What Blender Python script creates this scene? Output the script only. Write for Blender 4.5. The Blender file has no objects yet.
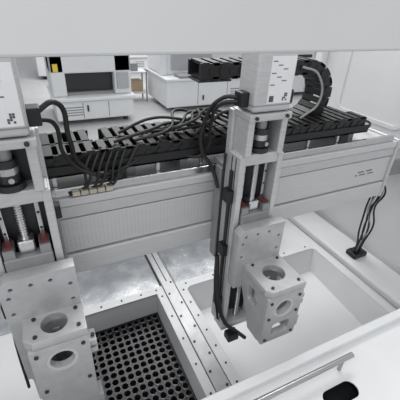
import bpy, bmesh, math, random
from mathutils import Vector, Matrix
random.seed(4)
sc=bpy.context.scene
S=0.7; ZO=2.3
# ---------------- materials ----------------
def mat(name,col,rough=.5,metal=0.,noise=0.,nscale=20.,stretch=(1,1,1),wear=0.):
    m=bpy.data.materials.new(name); m.use_nodes=True
    nt=m.node_tree; b=nt.nodes['Principled BSDF']
    b.inputs['Base Color'].default_value=(*col,1); b.inputs['Roughness'].default_value=rough; b.inputs['Metallic'].default_value=metal
    tc=nt.nodes.new('ShaderNodeTexCoord'); mp=nt.nodes.new('ShaderNodeMapping'); mp.inputs['Scale'].default_value=stretch
    nt.links.new(tc.outputs['Object'],mp.inputs[0])
    n=nt.nodes.new('ShaderNodeTexNoise'); n.inputs['Scale'].default_value=nscale; n.inputs['Detail'].default_value=5
    nt.links.new(mp.outputs[0],n.inputs['Vector'])
    r=nt.nodes.new('ShaderNodeValToRGB')
    lo=[max(0,c*(1-noise)) for c in col]; hi=[min(1,c*(1+noise)) for c in col]
    r.color_ramp.elements[0].position=.3; r.color_ramp.elements[1].position=.7
    r.color_ramp.elements[0].color=(*lo,1); r.color_ramp.elements[1].color=(*hi,1)
    nt.links.new(n.outputs['Fac'],r.inputs[0]); nt.links.new(r.outputs[0],b.inputs['Base Color'])
    if wear:
        n2=nt.nodes.new('ShaderNodeTexNoise'); n2.inputs['Scale'].default_value=7; n2.inputs['Detail'].default_value=8; n2.inputs['Roughness'].default_value=.7
        nt.links.new(tc.outputs['Object'],n2.inputs['Vector'])
        mr=nt.nodes.new('ShaderNodeMapRange'); mr.inputs[1].default_value=.3; mr.inputs[2].default_value=.7
        mr.inputs[3].default_value=max(.05,rough-wear); mr.inputs[4].default_value=rough+wear
        nt.links.new(n2.outputs['Fac'],mr.inputs[0]); nt.links.new(mr.outputs[0],b.inputs['Roughness'])
    return m
WHITE=mat('white_powder_coat',(.70,.705,.712),.42,0,.02,9,wear=.1)
WHITE2=mat('header_paint',(.635,.637,.643),.6,0,.02,6)
ALU=mat('anodised_aluminium',(.55,.552,.56),.46,.35,.07,30,stretch=(1,1,8),wear=.08)
ALUB=mat('beam_aluminium',(.60,.603,.61),.48,.3,.04,30,stretch=(.3,4,8),wear=.08)
ALUD=mat('grey_aluminium',(.30,.302,.308),.45,.45,.08,30,wear=.08)
MACH=mat('machined_block',(.46,.462,.47),.42,.4,.07,40,wear=.08)
STEEL=mat('polished_steel',(.6,.6,.61),.2,.95,.06,60)
BARM=mat('brushed_bar_steel',(.42,.425,.43),.28,.9,.06,60)
DARK=mat('dark_steel',(.045,.045,.048),.4,.5,.1,40)
BLACK=mat('black_plastic',(.008,.008,.009),.45,0,.1,40)
CABLE=mat('black_cable',(.012,.012,.012),.5,0,.1,40)
GCAB=mat('grey_cable',(.3,.3,.3),.5,0,.1,40)
RED=mat('red_plastic',(.13,.03,.035),.5,0,.1,40)
LABEL=mat('label_paper',(.8,.8,.81),.6,0,.02,40)
INK=mat('label_ink',(.08,.08,.09),.6,0,.1,40)
YEL=mat('yellow_sticker',(.75,.55,.06),.5,0,.05,40)
BRASS=mat('connector_metal',(.55,.5,.42),.35,.7,.1,40)
GRID=mat('perforated_steel',(.035,.035,.037),.4,.2,.1,30)
RIMM=mat('hole_rim_steel',(.30,.30,.31),.35,.5,.1,30)
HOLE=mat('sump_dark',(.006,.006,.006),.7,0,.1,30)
FLOOR=mat('floor_epoxy',(.47,.475,.48),.35,0,.06,3)
WALLM=mat('wall_paint',(.5,.51,.52),.8,0,.02,3)
BGW=mat('machine_white',(.70,.71,.72),.5,0,.02,5)
BGG=mat('machine_grey',(.28,.285,.29),.5,0,.05,5)
BGP=mat('pale_window',(.40,.41,.43),.3,0,.05,5)
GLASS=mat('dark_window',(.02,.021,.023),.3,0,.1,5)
CARD=mat('cardboard',(.45,.34,.22),.8,0,.1,8)
GALV=bpy.data.materials.new('stainless_sheet'); GALV.use_nodes=True
nt=GALV.node_tree; b=nt.nodes['Principled BSDF']; b.inputs['Metallic'].default_value=.8
tc=nt.nodes.new('ShaderNodeTexCoord')
n=nt.nodes.new('ShaderNodeTexNoise'); n.inputs['Scale'].default_value=16; n.inputs['Detail'].default_value=6; n.inputs['Distortion'].default_value=.4
nt.links.new(tc.outputs['Object'],n.inputs['Vector'])
r=nt.nodes.new('ShaderNodeValToRGB'); r.color_ramp.elements[0].color=(.52,.54,.56,1); r.color_ramp.elements[1].color=(.70,.72,.74,1)
r.color_ramp.elements[0].position=.35; r.color_ramp.elements[1].position=.65
nt.links.new(n.outputs['Fac'],r.inputs[0]); nt.links.new(r.outputs[0],b.inputs['Base Color'])
mr=nt.nodes.new('ShaderNodeMapRange'); mr.inputs[3].default_value=.16; mr.inputs[4].default_value=.34
nt.links.new(n.outputs['Fac'],mr.inputs[0]); nt.links.new(mr.outputs[0],b.inputs['Roughness'])
bp=nt.nodes.new('ShaderNodeBump'); bp.inputs['Strength'].default_value=.10; bp.inputs['Distance'].default_value=.003
nt.links.new(n.outputs['Fac'],bp.inputs['Height']); nt.links.new(bp.outputs[0],b.inputs['Normal'])
# ---------------- helpers (coordinates in build units, camera eye at origin) ----------------
def group(name):
    e=bpy.data.objects.new(name,None); sc.collection.objects.link(e); e.empty_display_size=.1; return e
def addmesh(bm,par,name,m,smooth=False):
    me=bpy.data.meshes.new(name); bmesh.ops.recalc_face_normals(bm,faces=bm.faces); bm.to_mesh(me); bm.free()
    me.materials.append(m)
    if smooth:
        for p in me.polygons: p.use_smooth=True
        try: me.set_sharp_from_angle(angle=math.radians(40))
        except Exception: pass
    o=bpy.data.objects.new(name,me); sc.collection.objects.link(o); o.parent=par; return o
def bmbox(bm,x0,x1,y0,y1,z0,z1,M=None):
    vs=[Vector((x,y,z)) for x in(x0,x1) for y in(y0,y1) for z in(z0,z1)]
    if M: vs=[M@q for q in vs]
    vs=[bm.verts.new(q) for q in vs]
    for f in((0,1,3,2),(4,6,7,5),(0,4,5,1),(2,3,7,6),(0,2,6,4),(1,5,7,3)): bm.faces.new([vs[i] for i in f])
def box(par,name,x0,x1,y0,y1,z0,z1,m,bev=.003,seg=2):
    bm=bmesh.new(); bmbox(bm,x0,x1,y0,y1,z0,z1)
    if bev: bmesh.ops.bevel(bm,geom=bm.edges[:],offset=bev,segments=seg,affect='EDGES',profile=.5)
    return addmesh(bm,par,name,m)
def bmcyl(bm,p0,p1,r,seg=20,r2=None):
    p0=Vector(p0);p1=Vector(p1);d=p1-p0
    M=Matrix.Translation((p0+p1)/2)@d.to_track_quat('Z','Y').to_matrix().to_4x4()
    bmesh.ops.create_cone(bm,cap_ends=True,segments=seg,radius1=r,radius2=r if r2 is None else r2,depth=d.length,matrix=M)
def cyl(par,name,p0,p1,r,m,seg=24,r2=None):
    bm=bmesh.new(); bmcyl(bm,p0,p1,r,seg,r2); return addmesh(bm,par,name,m,True)
def multi(par,name,m,boxes=(),cyls=(),smooth=False):
    bm=bmesh.new()
    for q in boxes: bmbox(bm,*q)
    for q in cyls: bmcyl(bm,*q)
    return addmesh(bm,par,name,m,smooth)
def curve2mesh(cu,par,name,m,M=None,smooth=True):
    o=bpy.data.objects.new('tmp',cu); sc.collection.objects.link(o)
    bpy.context.view_layer.update()
    dg=bpy.context.evaluated_depsgraph_get(); me=bpy.data.meshes.new_from_object(o.evaluated_get(dg))
    bpy.data.objects.remove(o); me.name=name
    if M: me.transform(M)
    me.materials.clear(); me.materials.append(m)
    if smooth:
        for p in me.polygons: p.use_smooth=True
        try: me.set_sharp_from_angle(angle=math.radians(40))
        except Exception: pass
    ob=bpy.data.objects.new(name,me); sc.collection.objects.link(ob); ob.parent=par; return ob
def tube(par,name,pts,r,m):
    cu=bpy.data.curves.new('c','CURVE'); cu.dimensions='3D'; cu.bevel_depth=r; cu.bevel_resolution=3; cu.resolution_u=10; cu.use_fill_caps=True
    sp=cu.splines.new('BEZIER'); sp.bezier_points.add(len(pts)-1)
    for bp,p in zip(sp.bezier_points,pts): bp.co=p; bp.handle_left_type=bp.handle_right_type='AUTO'
    return curve2mesh(cu,par,name,m)
def circ(cx,cy,r,n=28):
    return [(cx+r*math.cos(2*math.pi*i/n),cy+r*math.sin(2*math.pi*i/n)) for i in range(n)]
def rrect(x0,x1,y0,y1,r,n=5):
    o=[]
    for cx,cy,a in((x1-r,y1-r,0),(x0+r,y1-r,90),(x0+r,y0+r,180),(x1-r,y0+r,270)):
        for i in range(n+1):
            t=math.radians(a+90*i/n); o.append((cx+r*math.cos(t),cy+r*math.sin(t)))
    return o
def plate(par,name,outline,holes,axis,pos,th,m,bev=.0015):
    cu=bpy.data.curves.new('c','CURVE'); cu.dimensions='2D'; cu.fill_mode='BOTH'; cu.extrude=th/2-bev; cu.bevel_depth=bev; cu.bevel_resolution=1; cu.offset=-bev
    for L in [outline]+list(holes):
        sp=cu.splines.new('POLY'); sp.points.add(len(L)-1)
        for q,p in zip(sp.points,L): q.co=(p[0],p[1],0,1)
        sp.use_cyclic_u=True
    c=pos+th/2
    if axis=='Y': M=Matrix(((1,0,0,0),(0,0,-1,c),(0,1,0,0),(0,0,0,1)))
    elif axis=='X': M=Matrix(((0,0,1,c),(1,0,0,0),(0,1,0,0),(0,0,0,1)))
    else: M=Matrix.Translation((0,0,c))
    return curve2mesh(cu,par,name,m,M)
def chain(par,name,path,w,h,pitch,m,yc):
    bm=bmesh.new(); P=[Vector((a,0,c)) for a,c in path]
    L=[0]
    for i in range(1,len(P)): L.append(L[-1]+(P[i]-P[i-1]).length)
    n=int(L[-1]/pitch)
    def at(s):
        for i in range(1,len(P)):
            if s<=L[i] or i==len(P)-1:
                t=(s-L[i-1])/(L[i]-L[i-1]); return P[i-1].lerp(P[i],t)
    for k in range(n):
        a=at(k*pitch); c=at((k+1)*pitch); d=(c-a).normalized(); up=Vector((0,1,0)).cross(d)*-1
        M=Matrix(((d.x,0,up.x,a.x),(0,1,0,yc),(d.z,0,up.z,a.z),(0,0,0,1)))
        q=pitch; t=.008
        o=.002 if k%2 else 0
        bmbox(bm,0,q*1.05,-w/2-o,-w/2+t,-h/2,h/2,M); bmbox(bm,0,q*1.05,w/2-t,w/2+o,-h/2,h/2,M)
        for s in(-1,1):
            z0,z1=(h/2-.008,h/2+.003) if s>0 else(-h/2-.003,-h/2+.008)
            bmbox(bm,q*.2,q*.8,-w/2,w/2,z0,z1,M)
        bmbox(bm,q*.45,q*.55,-.004,.004,-h/2,h/2,M)
        bmcyl(bm,(a.x,yc-w/2-.004,a.z),(a.x,yc-w/2,a.z),h*.2,8)
    return addmesh(bm,par,name,m)

# ---------------- enclosure ----------------
E=group('cnc_enclosure')
ZB=-1.47
XL=-.75; XR=1.9; YR=1.95; YF=.53
box(E,'header_panel',XL,XR,.46,.50,-.067,.26,WHITE2,.004)
plate(E,'side_panel_right',[(.12,-2.3),(YR,-2.3),(YR,.26),(.46,.26),(.46,-1.0),(.12,-1.1)],[],'X',XR,.03,WHITE)
plate(E,'side_panel_left',[(.12,-2.3),(YR,-2.3),(YR,.26),(.46,.26),(.46,-1.0),(.12,-1.1)],[],'X',XL-.03,.03,WHITE)
box(E,'rear_panel',XL,XR,YR-.03,YR,-2.3,-.78,WHITE)
box(E,'rear_corner_post',XR-.06,XR,YR-.06,YR,-.78,.26,WHITE,.01)
box(E,'rear_top_rail',XL,XR,YR-.03,YR,.14,.26,WHITE)
plate(E,'side_trim_right',rrect(1.2,1.72,-.62,.1,.06),[rrect(1.225,1.695,-.595,.075,.04)],'X',XR-.008,.008,WHITE)
box(E,'side_door_seal',XR-.006,XR,1.005,1.013,-1.0,.1,DARK,.001)
dk=[(XL,-.06,.53,YR-.03),( -.06,.47,1.37,YR-.03),(.47,.56,.53,YR-.03),(.56,1.60,1.36,YR-.03),(1.60,XR,.53,YR-.03),(-.06,.47,.53,.60),(.56,1.60,.53,.60)]
multi(E,'bed_deck',WHITE,[(a,b2,c,d,ZB-.03,ZB) for a,b2,c,d in dk])
box(E,'stainless_sheet_left',-.5,.475,1.385,YR-.04,ZB,ZB+.006,GALV,.001)
box(E,'stainless_sheet_right',.57,1.15,1.375,YR-.04,ZB,ZB+.006,GALV,.001)
box(E,'centre_divider',.485,.555,.55,YR-.05,ZB,ZB+.022,ALU,.003)
multi(E,'divider_slots',DARK,[(.478,.484,1.38,YR-.05,ZB,ZB+.012),(.556,.561,1.38,YR-.05,ZB,ZB+.012),(.516,.522,1.40,YR-.05,ZB+.02,ZB+.0228)])
multi(E,'divider_bolts',DARK,cyls=[((.50+.04*(i%2),.62+i*.085,ZB+.02),(.50+.04*(i%2),.62+i*.085,ZB+.026),.006,12) for i in range(10)])
plate(E,'sill_plate',[(XL,.12),(XR,.12),(XR,YF-.02),(XL,YF-.02)],[rrect(.69,.83,.335,.395,.029,8)],'Z',-1.135,.006,WHITE)
box(E,'sill_lip',XL,XR,YF-.035,YF,-1.165,-1.10,WHITE,.006,3)
box(E,'sill_inner_skirt',XL,XR,YF-.012,YF,ZB-.03,-1.16,WHITE,.002)
box(E,'front_lower_panel',XL,XR,.12,.14,-2.3,-1.137,WHITE,.004)
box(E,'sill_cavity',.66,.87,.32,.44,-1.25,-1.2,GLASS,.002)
# ---------------- perforated tray ----------------
T=group('perforated_drain_tray')
x0,x1,y0,y1=-.055,.465,.605,1.365; zr=ZB+.02; zf=-1.60
plate(T,'rim',[(x0-.02,y0-.02),(x1+.015,y0-.02),(x1+.015,y1+.015),(x0-.02,y1+.015)],[[(x0+.03,y0+.03),(x1-.03,y0+.03),(x1-.03,y1-.035),(x0+.03,y1-.035)]],'Z',zr-.012,.012,WHITE)
multi(T,'walls',WHITE,[(x0+.022,x0+.03,y0+.03,y1-.035,-1.72,zr-.006),(x1-.03,x1-.022,y0+.03,y1-.035,-1.72,zr-.006),(x0+.03,x1-.03,y1-.035,y1-.027,-1.72,zr-.006),(x0+.03,x1-.03,y0+.022,y0+.03,-1.72,zr-.006)])
bm=bmesh.new(); bm2=bmesh.new()
px=.0375; nx=12; ny=18; gx0=x0+.035; gy1=y1-.04; R=.0155; N=20
for i in range(nx):
    for j in range(ny):
        cx=gx0+px*(i+.5); cy=gy1-px*(j+.5)
        o=[];c=[];l=[];r1=[];r0=[]
        for k in range(N):
            a=2*math.pi*(k+.5)/N; ca,sa=math.cos(a),math.sin(a); s=px/2/max(abs(ca),abs(sa))
            o.append(bm.verts.new((cx+ca*s,cy+sa*s,zf)))
            c.append(bm.verts.new((cx+ca*R,cy+sa*R,zf))); l.append(bm.verts.new((cx+ca*R,cy+sa*R,zf-.03)))
            r1.append(bm2.verts.new((cx+ca*(R+.0020),cy+sa*(R+.0020),zf+.0005))); r0.append(bm2.verts.new((cx+ca*(R-.0002),cy+sa*(R-.0002),zf+.002)))
        for k in range(N):
            q=(k+1)%N
            bm.faces.new((o[k],o[q],c[q],c[k])); bm.faces.new((c[k],c[q],l[q],l[k])); bm2.faces.new((r1[k],r1[q],r0[q],r0[k]))
addmesh(bm,T,'perforated_plate',GRID); addmesh(bm2,T,'hole_rims',RIMM)
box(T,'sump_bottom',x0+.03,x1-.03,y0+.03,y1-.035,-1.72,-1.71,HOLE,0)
multi(T,'plate_border',GRID,[(x0+.03,x0+.036,y0+.03,y1-.035,zf-.004,zf+.001),(x1-.036,x1-.03,y0+.03,y1-.035,zf-.004,zf+.001),(x0+.03,x1-.03,y1-.042,y1-.035,zf-.004,zf+.001)])
multi(T,'rim_bolts',DARK,cyls=[((x,y1-.01,zr),(x,y1-.01,zr+.004),.005,10) for x in(.02,.13,.24,.35,.44)]+[((x1-.008,y,zr),(x1-.008,y,zr+.004),.005,10) for y in(.7,.85,1.0,1.15,1.3)])
# ---------------- chip tray ----------------
C=group('chip_collection_tray')
x0,x1,y0,y1=.575,1.60,.605,1.355
plate(C,'rim',[(x0-.015,y0-.02),(x1+.02,y0-.02),(x1+.02,y1+.015),(x0-.015,y1+.015)],[rrect(x0+.035,x1-.03,y0+.03,y1-.04,.03)],'Z',zr-.012,.012,WHITE)
bm=bmesh.new()
a=[(x0+.033,y0+.03,zr-.008),(x1-.03,y0+.03,zr-.008),(x1-.03,y1-.04,zr-.008),(x0+.033,y1-.04,zr-.008)]
bq=[(x0+.06,y0+.05,-1.66),(x1-.07,y0+.05,-1.64),(x1-.07,y1-.10,-1.60),(x0+.06,y1-.10,-1.62)]
A=[bm.verts.new(q) for q in a];B=[bm.verts.new(q) for q in bq]
for i in range(4): bm.faces.new((A[i],A[(i+1)%4],B[(i+1)%4],B[i]))
bm.faces.new(B); o=addmesh(bm,C,'basin',WHITE)
so=o.modifiers.new('s','SOLIDIFY'); so.thickness=.004
multi(C,'rim_bolts',DARK,cyls=[((x,y1-.012,zr),(x,y1-.012,zr+.004),.005,10) for x in(.62,.8,.98,1.16,1.34,1.52)]+[((x0+.012,y,zr),(x0+.012,y,zr+.004),.005,10) for y in(.7,.8,.9,1.0,1.1,1.2,1.3)])
box(C,'side_ledge',x1+.05,XR-.03,.62,1.75,ZB,ZB+.05,WHITE,.015,3)
# ---------------- handle ----------------
H=group('door_pull_bar')
cyl(H,'bar',(.40,.435,-1.07),(.865,.435,-1.07),.0095,BARM)
for x in(.44,.82): cyl(H,'post',(x,.435,-1.129),(x,.435,-1.07),.007,BARM)
# ---------------- gantry beam ----------------
G=group('gantry_beam')
bx0,bx1=-.70,1.585
box(G,'core',bx0,bx1,1.02,1.28,-.85,-.575,ALUD,.004)
box(G,'top_cap',bx0,bx1,1.0,1.29,-.59,-.56,ALUB,.004)
box(G,'face_upper',bx0,bx1,1.004,1.03,-.635,-.592,ALU,.003)
box(G,'face_panel',bx0,bx1,1.008,1.03,-.775,-.640,ALUB,.002)
box(G,'face_lower',bx0,bx1,1.0,1.05,-.866,-.782,ALUB,.006,3)
multi(G,'face_perforations',ALUD,cyls=[((-.6+i*.014,1.0075,-.652-.0105*j),(-.6+i*.014,1.0085,-.652-.0105*j),.0013,6) for i in range(83) for j in range(11)])
box(G,'linear_rail',bx0,bx1-.02,1.012,1.032,-.56,-.53,STEEL,.003)
box(G,'rail_seat',bx0,bx1-.02,1.036,1.05,-.56,-.545,DARK,.002)
box(G,'end_cap',bx1,bx1+.018,.995,1.295,-.872,-.55,ALU,.006,3)
multi(G,'end_cap_bolts',DARK,cyls=[((bx1+.017,y,z),(bx1+.022,y,z),.008,12) for y in(1.03,1.26) for z in(-.6,-.83)])
box(G,'end_bracket',bx1+.018,XR,1.06,1.24,-.80,-.70,ALUD,.006)
box(G,'end_bracket_left',XL,bx0,1.06,1.24,-.80,-.70,ALUD,.006)
multi(G,'printed_marking',INK,[(1.36+i*.014,1.36+i*.014+.009,1.0065,1.008,-.70-.016*j,-.694-.016*j) for i in range(9) for j in range(2) if (i*7+j)%4])
box(G,'carrier_shelf',bx0,1.40,1.045,1.30,-.505,-.497,ALUD,.001)
box(G,'carrier_shelf_lip',bx0,1.40,1.045,1.051,-.505,-.470,BLACK,.001)
multi(G,'shelf_supports',ALUD,[(x,x+.03,1.06,1.28,-.56,-.505) for x in(-.6,-.2,.25,.45,.9,1.3)])
multi(G,'shelf_clips',STEEL,[(x,x+.012,1.036,1.045,-.555,-.50) for x in[-.5+.17*i for i in range(11)]])
# ---------------- cable carriers ----------------
K=group('cable_carrier')
chain(K,'links_front',[(-.68,-.462),(1.385,-.462)],.09,.055,.042,BLACK,1.10)
r=.118; zc=-.462+r
path=[(.2,-.462),(1.08,-.462)]+[(1.08+r*math.sin(t),zc-r*math.cos(t)) for t in [math.pi*i/12 for i in range(1,12)]]+[(1.08,-.462+2*r),(.56,-.462+2*r)]
chain(K,'links_loop',path,.11,.055,.042,BLACK,1.21)
chain(K,'links_rest',[(-.68,-.462),(.19,-.462)],.11,.055,.042,BLACK,1.21)
chain(K,'links_end',[(1.1,-.462),(1.385,-.462)],.11,.045,.042,BLACK,1.215)
box(K,'carrier_arm',.56,.70,1.16,1.26,-.266,-.258,DARK,.003)
# ---------------- z axis modules ----------------
def zaxis(xl,pt,bt,yf,bb,hx):
    g=group('z_axis_module'); W=.175; xr=xl+W; xc=xl+W/2
    box(g,'carriage_plate',xl-.01,xr+.01,.955,.998,-.93,-.52,ALUD,.004)
    box(g,'carriage_hook',xl,xr,.96,1.035,-.528,-.505,ALUD,.003)
    box(g,'backbone',xl,xr,.925,.955,-1.27,-.30,ALU,.004)
    box(g,'channel_wall_left',xl,xl+.022,.852,.925,-1.25,-.44,ALU,.003)
    box(g,'channel_wall_right',xr-.022,xr,.852,.925,-1.25,-.44,ALU,.003)
    multi(g,'wall_grooves',DARK,[(xl-.001,xl+.002,.875,.88,-1.24,-.45),(xl-.001,xl+.002,.90,.905,-1.24,-.45),(xr-.002,xr+.001,.875,.88,-1.24,-.45),(xr-.002,xr+.001,.90,.905,-1.24,-.45)])
    box(g,'channel_bed',xl+.022,xr-.022,.915,.926,-1.24,-.44,DARK,.001)
    box(g,'channel_end',xl,xr,.852,.925,-1.28,-1.25,ALU,.003)
    for x in(xl+.036,xr-.048): box(g,'guide_rail',x,x+.012,.885,.915,-1.24,-.45,STEEL,.002)
    multi(g,'rail_screws',DARK,cyls=[((x+.006,.884,z),(x+.006,.886,z),.004,8) for x in(xl+.036,xr-.048) for z in[-.47-.05*i for i in range(15)]])
    bm=bmesh.new(); bmcyl(bm,(xc,.885,-1.24),(xc,.885,-.42),.010,16)
    for i in range(100): bmcyl(bm,(xc,.885,-.45-.008*i),(xc,.885,-.454-.008*i),.0125,16)
    addmesh(bm,g,'ball_screw',STEEL,True)
    box(g,'bearing_block',xl+.005,xr-.005,.856,.925,-.475,-.435,ALU,.004)
    cyl(g,'bearing_ring',(xc,.885,-.435),(xc,.885,-.418),.034,DARK)
    box(g,'mount_cheek_left',xl+.012,xl+.036,.846,.925,-.44,-.315,ALU,.004)
    box(g,'mount_cheek_right',xr-.036,xr-.012,.846,.925,-.44,-.315,ALU,.004)
    box(g,'mount_back',xl+.03,xr-.03,.915,.926,-.44,-.315,DARK,.001)
    cyl(g,'coupling',(xc,.885,-.415),(xc,.885,-.355),.026,DARK)
    cyl(g,'coupling_ring',(xc,.885,-.392),(xc,.885,-.374),.0268,STEEL)
    cyl(g,'coupling_clamp_screw',(xc+.006,.850,-.402),(xc+.006,.862,-.402),.007,STEEL,12)
    cyl(g,'coupling_collar',(xc,.885,-.355),(xc,.885,-.315),.018,ALUD)
    box(g,'motor_flange',xl+.008,xr-.008,.836,.945,-.318,-.295,ALU,.004)
    multi(g,'flange_bolts',DARK,cyls=[((x,.83,-.306),(x,.837,-.306),.006,10) for x in(xl+.03,xr-.03)])
    box(g,'servo_motor_body',xl+.018,xr-.018,.842,.94,-.292,-.03,ALU,.010,4)
    multi(g,'motor_seams',ALUD,[(xl+.017,xr-.017,.841,.941,-.272,-.269),(xl+.017,xr-.017,.841,.941,-.085,-.081)])
    box(g,'motor_label',xl+.062,xr-.026,.8405,.842,-.265,-.13,LABEL,0)
    multi(g,'label_print',INK,[(xl+.066+.02*(i%3),xl+.082+.02*(i%3),.8398,.8405,-.145-.011*i,-.1425-.011*i) for i in range(7)]+[(xr-.058+.006*(i%3),xr-.053+.006*(i%3),.8398,.8405,-.258+.006*(i//3),-.253+.006*(i//3)) for i in(0,2,3,4,7,8,10,11)]+[(xl+.068,xl+.084,.8398,.8405,-.26,-.242)])
    box(g,'motor_connector',xr-.02,xr+.012,.87,.915,-.28,-.235,BLACK,.004)
    box(g,'motor_connector_left',xl-.01,xl+.02,.87,.915,-.28,-.235,BLACK,.004)
    box(g,'slide_block',xl+.026,xr-.026,.842,.88,pt-.25,pt+.035,ALUD,.004)
    multi(g,'carriage_end_plates',ALUD,[(xl+.028,xl+.056,.848,.9,pt+.034,pt+.062),(xr-.056,xr-.028,.848,.9,pt+.034,pt+.062)])
    multi(g,'rail_wipers',RED,[(xl+.031,xl+.053,.855,.9,pt+.063,pt+.069),(xr-.053,xr-.031,.855,.9,pt+.063,pt+.069)])
    box(g,'ball_nut',xc-.022,xc+.022,.86,.908,pt+.034,pt+.075,STEEL,.008,3)
    x0=xl-.002;x1=xr+.022
    ch=[(x0,pt-.02),(x0,bb+.16),(x1,bb+.16),(x1,pt),(x0+.02,pt)]
    hs=[circ(x0+.03+.05*i,pt-.03,.006,10) for i in range(3)]+[circ(x1-.02,pt-.06-.06*i,.006,10) for i in range(2)]+[circ(x0+.02,pt-.06-.06*i,.006,10) for i in range(2)]
    plate(g,'tool_plate',ch,hs,'Y',.800,.042,MACH)
    multi(g,'plate_bolt_heads',DARK,cyls=[((x0+.03+.05*i,.812,pt-.03),(x0+.03+.05*i,.826,pt-.03),.0055,10) for i in range(3)])
    x0+=hx
    bcx=(x0+x1)/2; yc=(yf+.80)/2; rb=min(.042,(.8-yf)*.36)
    plate(g,'head_shelf',[(x0+.02,yf),(x1,yf),(x1,.80),(x0,.80),(x0,yf+.02)],[circ(bcx,yc+.005,rb,32)],'Z',bt-.03,.03,MACH)
    plate(g,'head_face',rrect(x0+.004,x1,bb,bt-.031,.008),[circ(bcx+.002,bt-.10,.044,32),rrect(bcx-.035,bcx+.045,bb+.035,bb+.095,.015)],'Y',yf,.026,MACH)
    for s,nm in((x0+.004,'head_cheek_left'),(x1-.026,'head_cheek_right')):
        plate(g,nm,[(yf+.026,bb),(yf+.09,bb),(.80,bb+.16),(.80,bt-.031),(yf+.026,bt-.031)],[rrect((yf+.80)/2-.02,(yf+.80)/2+.04,bt-.13,bt-.06,.015)],'X',s,.022,MACH)
    multi(g,'head_bolts',DARK,cyls=[((a,yf-.004,c),(a,yf+.001,c),.006,12) for a in(x0+.022,x1-.018) for c in(bt-.055,bb+.02,(bt+bb)/2)]+[((a,q,bt),(a,q,bt+.004),.006,12) for a in(x0+.03,x1-.02) for q in(yf+.02,.785)])
    bm=bmesh.new(); n=32; rr=((.044,0),(.044,.022),(.034,.022),(.034,0))
    rings=[[bm.verts.new((bcx+.002+q[0]*math.cos(2*math.pi*i/n),yf+.002+q[1],bt-.10+q[0]*math.sin(2*math.pi*i/n))) for i in range(n)] for q in rr]
    for a in range(4):
        for i in range(n): bm.faces.new((rings[a][i],rings[a][(i+1)%n],rings[(a+1)%4][(i+1)%n],rings[(a+1)%4][i]))
    addmesh(bm,g,'bore_liner',ALU,True)
    multi(g,'clamp_ears',MACH,[(x1,x1+.020,yf+.01,yf+.055,bt-.125,bt-.105),(x1,x1+.020,yf+.01,yf+.055,bt-.095,bt-.075),(x1,x1+.014,yf+.005,yf+.06,bb+.03,bb+.085)])
    cyl(g,'clamp_screw',(x1+.012,yf+.03,bt-.13),(x1+.012,yf+.03,bt-.068),.006,DARK,12)
    cyl(g,'gripper_cylinder',(bcx,yc+.02,bb+.10),(bcx,yc+.02,bt-.06),.020,STEEL)
    cyl(g,'gripper_rod',(bcx,yc+.02,bb+.03),(bcx,yc+.02,bb+.10),.008,STEEL,16)
    multi(g,'limit_sensors',BLACK,[(xl-.022,xl-.001,.87,.91,z,z+.05) for z in(-.62,-.86,-1.14)]+[(xr+.001,xr+.016,.88,.91,z,z+.04) for z in(-.55,)])
    multi(g,'sensor_rail',DARK,[(xl-.008,xl-.0005,.885,.90,-1.2,-.5)])
    tube(g,'sensor_cable',[(xl-.012,.93,-.45),(xl-.02,.92,-.62),(xl-.016,.925,-.85),(xl-.024,.90,-1.05),(xl-.02,.86,-1.2)],.005,CABLE)
    return g
Z1=zaxis(-.175,-.665,-.81,.70,-1.24,.035)
Z2=zaxis(.575,-.70,-.86,.635,-1.13,.035)
tube(Z2,'tool_cable',[(.553,.91,-.88),(.55,.86,-1.08),(.575,.83,-1.2),(.63,.82,-1.27),(.68,.81,-1.33)],.009,CABLE)
box(Z2,'trailing_plug',.585,.64,.80,.845,-1.31,-1.27,BLACK,.006)
def cab(g,pts,r=.006,m=CABLE): tube(g,'cable',pts,r,m)
cab(Z1,[(.0,.90,-.255),(.05,.93,-.24),(.075,.98,-.36),(.10,1.02,-.46),(.2,1.03,-.52),(.3,1.06,-.43)],.007)
cab(Z1,[(.0,.90,-.27),(.04,.95,-.3),(.06,1.0,-.42),(.14,1.02,-.50),(.22,1.03,-.5),(.42,1.10,-.425)],.006)
rr=random.uniform
for k in range(9):
    x=.36+.035*k
    cab(K,[(x-.14,1.06+rr(0,.12),-.425),(x-.02,1.10+rr(-.03,.08),-.40+rr(-.01,.03)),(x+.08,1.16+rr(-.05,.08),-.395+rr(0,.02)),(x+.2,1.12+rr(-.04,.1),-.42)],.0055)
for k in range(6):
    x=.09+.022*k
    cab(K,[(x+.06,1.07,-.43),(x+.02,1.02,-.48),(x+rr(-.01,.01),1.01,-.535),(x-.04,1.005,-.55)],.0045)
multi(K,'plug_connectors',BRASS,[(.06+.026*k,.082+.026*k,.995,1.011,-.553,-.538) for k in range(5)])
cab(Z2,[(.575,.90,-.255),(.54,.93,-.26),(.51,1.0,-.36),(.51,1.01,-.46),(.55,1.0,-.53),(.562,.96,-.6)],.007)
cab(Z2,[(.575,.89,-.265),(.53,.93,-.28),(.535,1.0,-.38),(.54,1.02,-.46),(.50,1.04,-.50),(.42,1.07,-.43)],.006)
cab(Z2,[(.75,.90,-.255),(.79,.93,-.25),(.80,1.05,-.3),(.74,1.16,-.25),(.66,1.2,-.235)],.007)
cab(Z2,[(.75,.90,-.27),(.82,.95,-.28),(.84,1.02,-.38),(.80,1.03,-.5)],.005)
cab(K,[(1.02,1.14,-.22),(1.1,1.13,-.25),(1.13,1.12,-.36),(1.04,1.12,-.43)],.005,GCAB)
cab(K,[(1.36,1.10,-.46),(1.46,1.10,-.48),(1.53,1.15,-.53),(1.56,1.27,-.55)],.006)
W2=group('cable_bundle')
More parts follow.
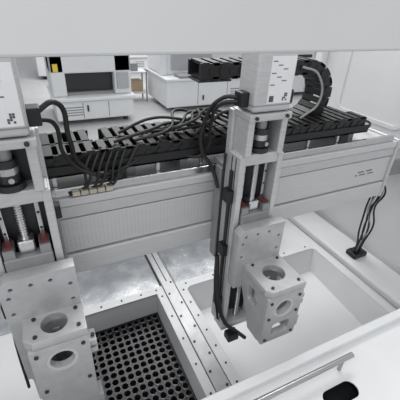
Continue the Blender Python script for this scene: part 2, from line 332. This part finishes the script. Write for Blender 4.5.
for k in range(6):
    x=1.69+.012*k
    tube(W2,'cable',[(x-.02,1.22-.01*k,-.83),(x-.01,1.12-.01*k,-.90),(x-.04+.02*(k%2),1.09,-1.02),(x-.03+.03*(k%3),1.09,-1.18),(x+.01,1.10,-1.30),(x+.03,1.12,-1.40)],.0055,CABLE if k!=2 else GCAB)
box(W2,'gland',1.70,1.81,1.08,1.16,-1.419,-1.385,BLACK,.006)
M3=group('coolant_pump')
box(M3,'body',1.20,1.32,1.45,1.55,-1.469,-1.36,BLACK,.01,3)
cyl(M3,'cap',(1.26,1.5,-1.36),(1.26,1.5,-1.31),.04,DARK)
tube(M3,'hose',[(1.26,1.5,-1.31),(1.28,1.48,-1.25),(1.36,1.5,-1.26),(1.44,1.6,-1.4),(1.46,1.75,-1.45)],.012,CABLE)
# ---------------- workshop ----------------
def shell(name,q,m): return box(None,name,*q,m,0)
shell('floor',(-8,18,-4,17,-2.36,-2.3),FLOOR)
shell('wall_back',(-8,18,17,17.1,-2.3,1.6),WALLM)
shell('wall_left',(-8.1,-8,-4,17,-2.3,1.6),WALLM)
shell('wall_right',(18,18.1,-4,17,-2.3,1.6),WALLM)
def machine(x0,x1,y0,dep,h,kind):
    g=group('industrial_machine'); f=-2.3; w=x1-x0; s=.25 if kind==0 else .40; t=f+h; hh=.50 if kind==0 else .72
    box(g,'base_cabinet',x0,x1,y0,y0+dep,f+.10,f+h*s,BGW,.03,3)
    multi(g,'levelling_feet',DARK,cyls=[((x0+a*w,y0+c*dep,f),(x0+a*w,y0+c*dep,f+.11),.05,12) for a in(.1,.9) for c in(.12,.88)])
    z1=f+h*(s+.03)
    box(g,'table_top',x0-.04,x1+.04,y0-.06,y0+dep,f+h*s,z1,BGW,.01)
    box(g,'hood_rear',x0,x1,y0+dep*.45,y0+dep,z1,t,BGW,.05,3)
    a0=y0+(.1 if kind==0 else .35)
    box(g,'hood_side_left',x0,x0+.26 if kind==0 else x0+.14,a0,y0+dep*.5,z1,t,BGW,.03)
    box(g,'hood_side_right',x1-.34 if kind==0 else x1-.2,x1,a0,y0+dep*.5,z1,t,BGW,.03)
    box(g,'hood_header',x0,x1,a0,y0+dep*.5,f+h*hh,t,BGW,.03)
    if kind==0:
        box(g,'window',x0+.26,x1-.34,y0+.3,y0+.32,z1,f+h*hh,GLASS,.005)
        multi(g,'window_interior_frame',BGG,[(x0+.26,x1-.34,y0+.2,y0+.3,z1,z1+.05)])
        box(g,'operator_panel',x1-.30,x1-.06,y0+.06,y0+.1,f+h*.34,f+h*.50,BGP,.01)
        multi(g,'vents',BGG,[(x0+.12,x0+.5,y0-.004,y0,f+.2+.05*i,f+.222+.05*i) for i in range(4)])
        box(g,'warning_sticker',x0+.06,x0+.15,y0+.095,y0+.1,f+h*.52,f+h*.59,YEL,0)
    else:
        box(g,'front_cover',x0+.14,x1-.2,a0+.06,a0+.12,z1,f+h*hh,BGW,.02)
        box(g,'window',x0+.25,x0+w*.55,a0+.045,a0+.06,z1+.1,f+h*.68,BGP,.005)
        box(g,'feed_slot',x0+w*.6,x1-.3,a0+.045,a0+.06,z1+.2,z1+.28,GLASS,.004)
        box(g,'roller_tray',x0+w*.12,x0+w*.6,y0-.05,y0+.3,z1,z1+.07,BGG,.02)
        box(g,'keyboard',x0+w*.66,x0+w*.85,y0+.02,y0+.2,z1,z1+.03,GLASS,.008)
        box(g,'top_display',x0+w*.3,x0+w*.7,a0-.08,a0,f+h*.78,f+h*.90,GLASS,.02)
        multi(g,'vents',BGG,[(x0+w*.70,x1-.2,y0-.004,y0,f+.2+.06*i,f+.225+.06*i) for i in range(5)])
        box(g,'warning_sticker',x0+w*.2,x0+w*.24,a0-.005,a0,f+h*.78,f+h*.84,YEL,0)
    multi(g,'door_gaps',BGG,[(x0+w*a-.008,x0+w*a+.008,y0-.003,y0,f+.14,f+h*(s-.02)) for a in(.33,.66)])
    multi(g,'door_handles',DARK,[(x0+w*.38,x0+w*.38+.03,y0-.03,y0,f+h*.14,f+h*.2)])
    return g
machine(.38,1.9,7.0,1.4,1.95,0)
machine(2.75,5.1,7.3,1.4,1.75,1)
machine(5.7,7.9,7.8,1.4,1.8,1)
machine(-2.6,-.3,7.2,1.4,1.9,1)
machine(.3,2.2,11.5,1.3,2.0,1)
machine(3.2,5.6,12,1.3,2.0,0)
machine(7,9.5,12.2,1.3,2.0,1)
g=group('tool_trolley'); f=-2.3; x,y=2.15,8.4
box(g,'shelf_top',x,x+.5,y,y+.4,f+.68,f+.72,BGW,.01); box(g,'shelf_low',x,x+.5,y,y+.4,f+.2,f+.24,BGW,.01)
multi(g,'legs',BGG,[(x+a,x+a+.03,y+c,y+c+.03,f,f+.7) for a in(0,.47) for c in(0,.37)])
box(g,'parts_bin',x+.08,x+.3,y+.08,y+.3,f+.72,f+.9,BGG,.01)
box(g,'carton',x+.05,x+.4,y+.05,y+.35,f+.24,f+.5,CARD,.01)
# ---------------- finalise ----------------
bpy.context.view_layer.update()
MT=Matrix.Scale(S,4)@Matrix.Translation((0,0,ZO))
for o in list(sc.objects):
    if o.type=='MESH': o.data.transform(MT)
    for md in o.modifiers:
        if md.type=='SOLIDIFY': md.thickness*=S
for e in [o for o in sc.objects if o.type=='EMPTY']:
    pts=[v.co for c in e.children for v in c.data.vertices]
    lo=Vector([min(p[i] for p in pts) for i in range(3)]); hi=Vector([max(p[i] for p in pts) for i in range(3)])
    c=Vector(((lo.x+hi.x)/2,(lo.y+hi.y)/2,lo.z)); e.location=c
    for k in e.children: k.data.transform(Matrix.Translation(-c))
def TP(x,y,z): return Vector((x*S,y*S,(z+ZO)*S))
# ---------------- lights ----------------
def area(name,p,tgt,sx,sy,e,col=(1,1,1)):
    l=bpy.data.lights.new(name,'AREA'); l.shape='RECTANGLE'; l.size=sx; l.size_y=sy; l.energy=e; l.color=col
    o=bpy.data.objects.new(name,l); sc.collection.objects.link(o); o.location=TP(*p)
    o.rotation_euler=(TP(*tgt)-TP(*p)).to_track_quat('-Z','Y').to_euler()
area('ceiling_lamp',(1.4,2.9,2.0),(.8,1.1,-1.2),1.8,1.2,50,(1,1,1))
area('ceiling_lamp',(-1.5,-.6,1.9),(.5,1.0,-1.0),1.8,1.2,26,(1,1,1))
area('ceiling_lamp',(3,9,2.2),(3,9,-2.3),4,3,140,(1,1,1))
w=bpy.data.worlds.new('World'); sc.world=w; w.use_nodes=True
w.node_tree.nodes['Background'].inputs[0].default_value=(.96,.98,1,1); w.node_tree.nodes['Background'].inputs[1].default_value=.74
# ---------------- camera ----------------
cam=bpy.data.cameras.new('camera'); co=bpy.data.objects.new('camera',cam); sc.collection.objects.link(co)
Rv=Vector((.9019,-.4297,.0450)); Fv=Vector((.391,.767,-.509))
Fv.normalize(); Rv=(Rv-Fv*Rv.dot(Fv)).normalized(); Uv=Rv.cross(Fv)
M=Matrix((Rv,Uv,-Fv)).transposed().to_4x4(); M.translation=TP(0,0,0); co.matrix_world=M
cam.sensor_width=36; cam.lens=36*340/400; cam.clip_start=.01
sc.camera=co
sc.view_settings.view_transform='Standard'
print('done')
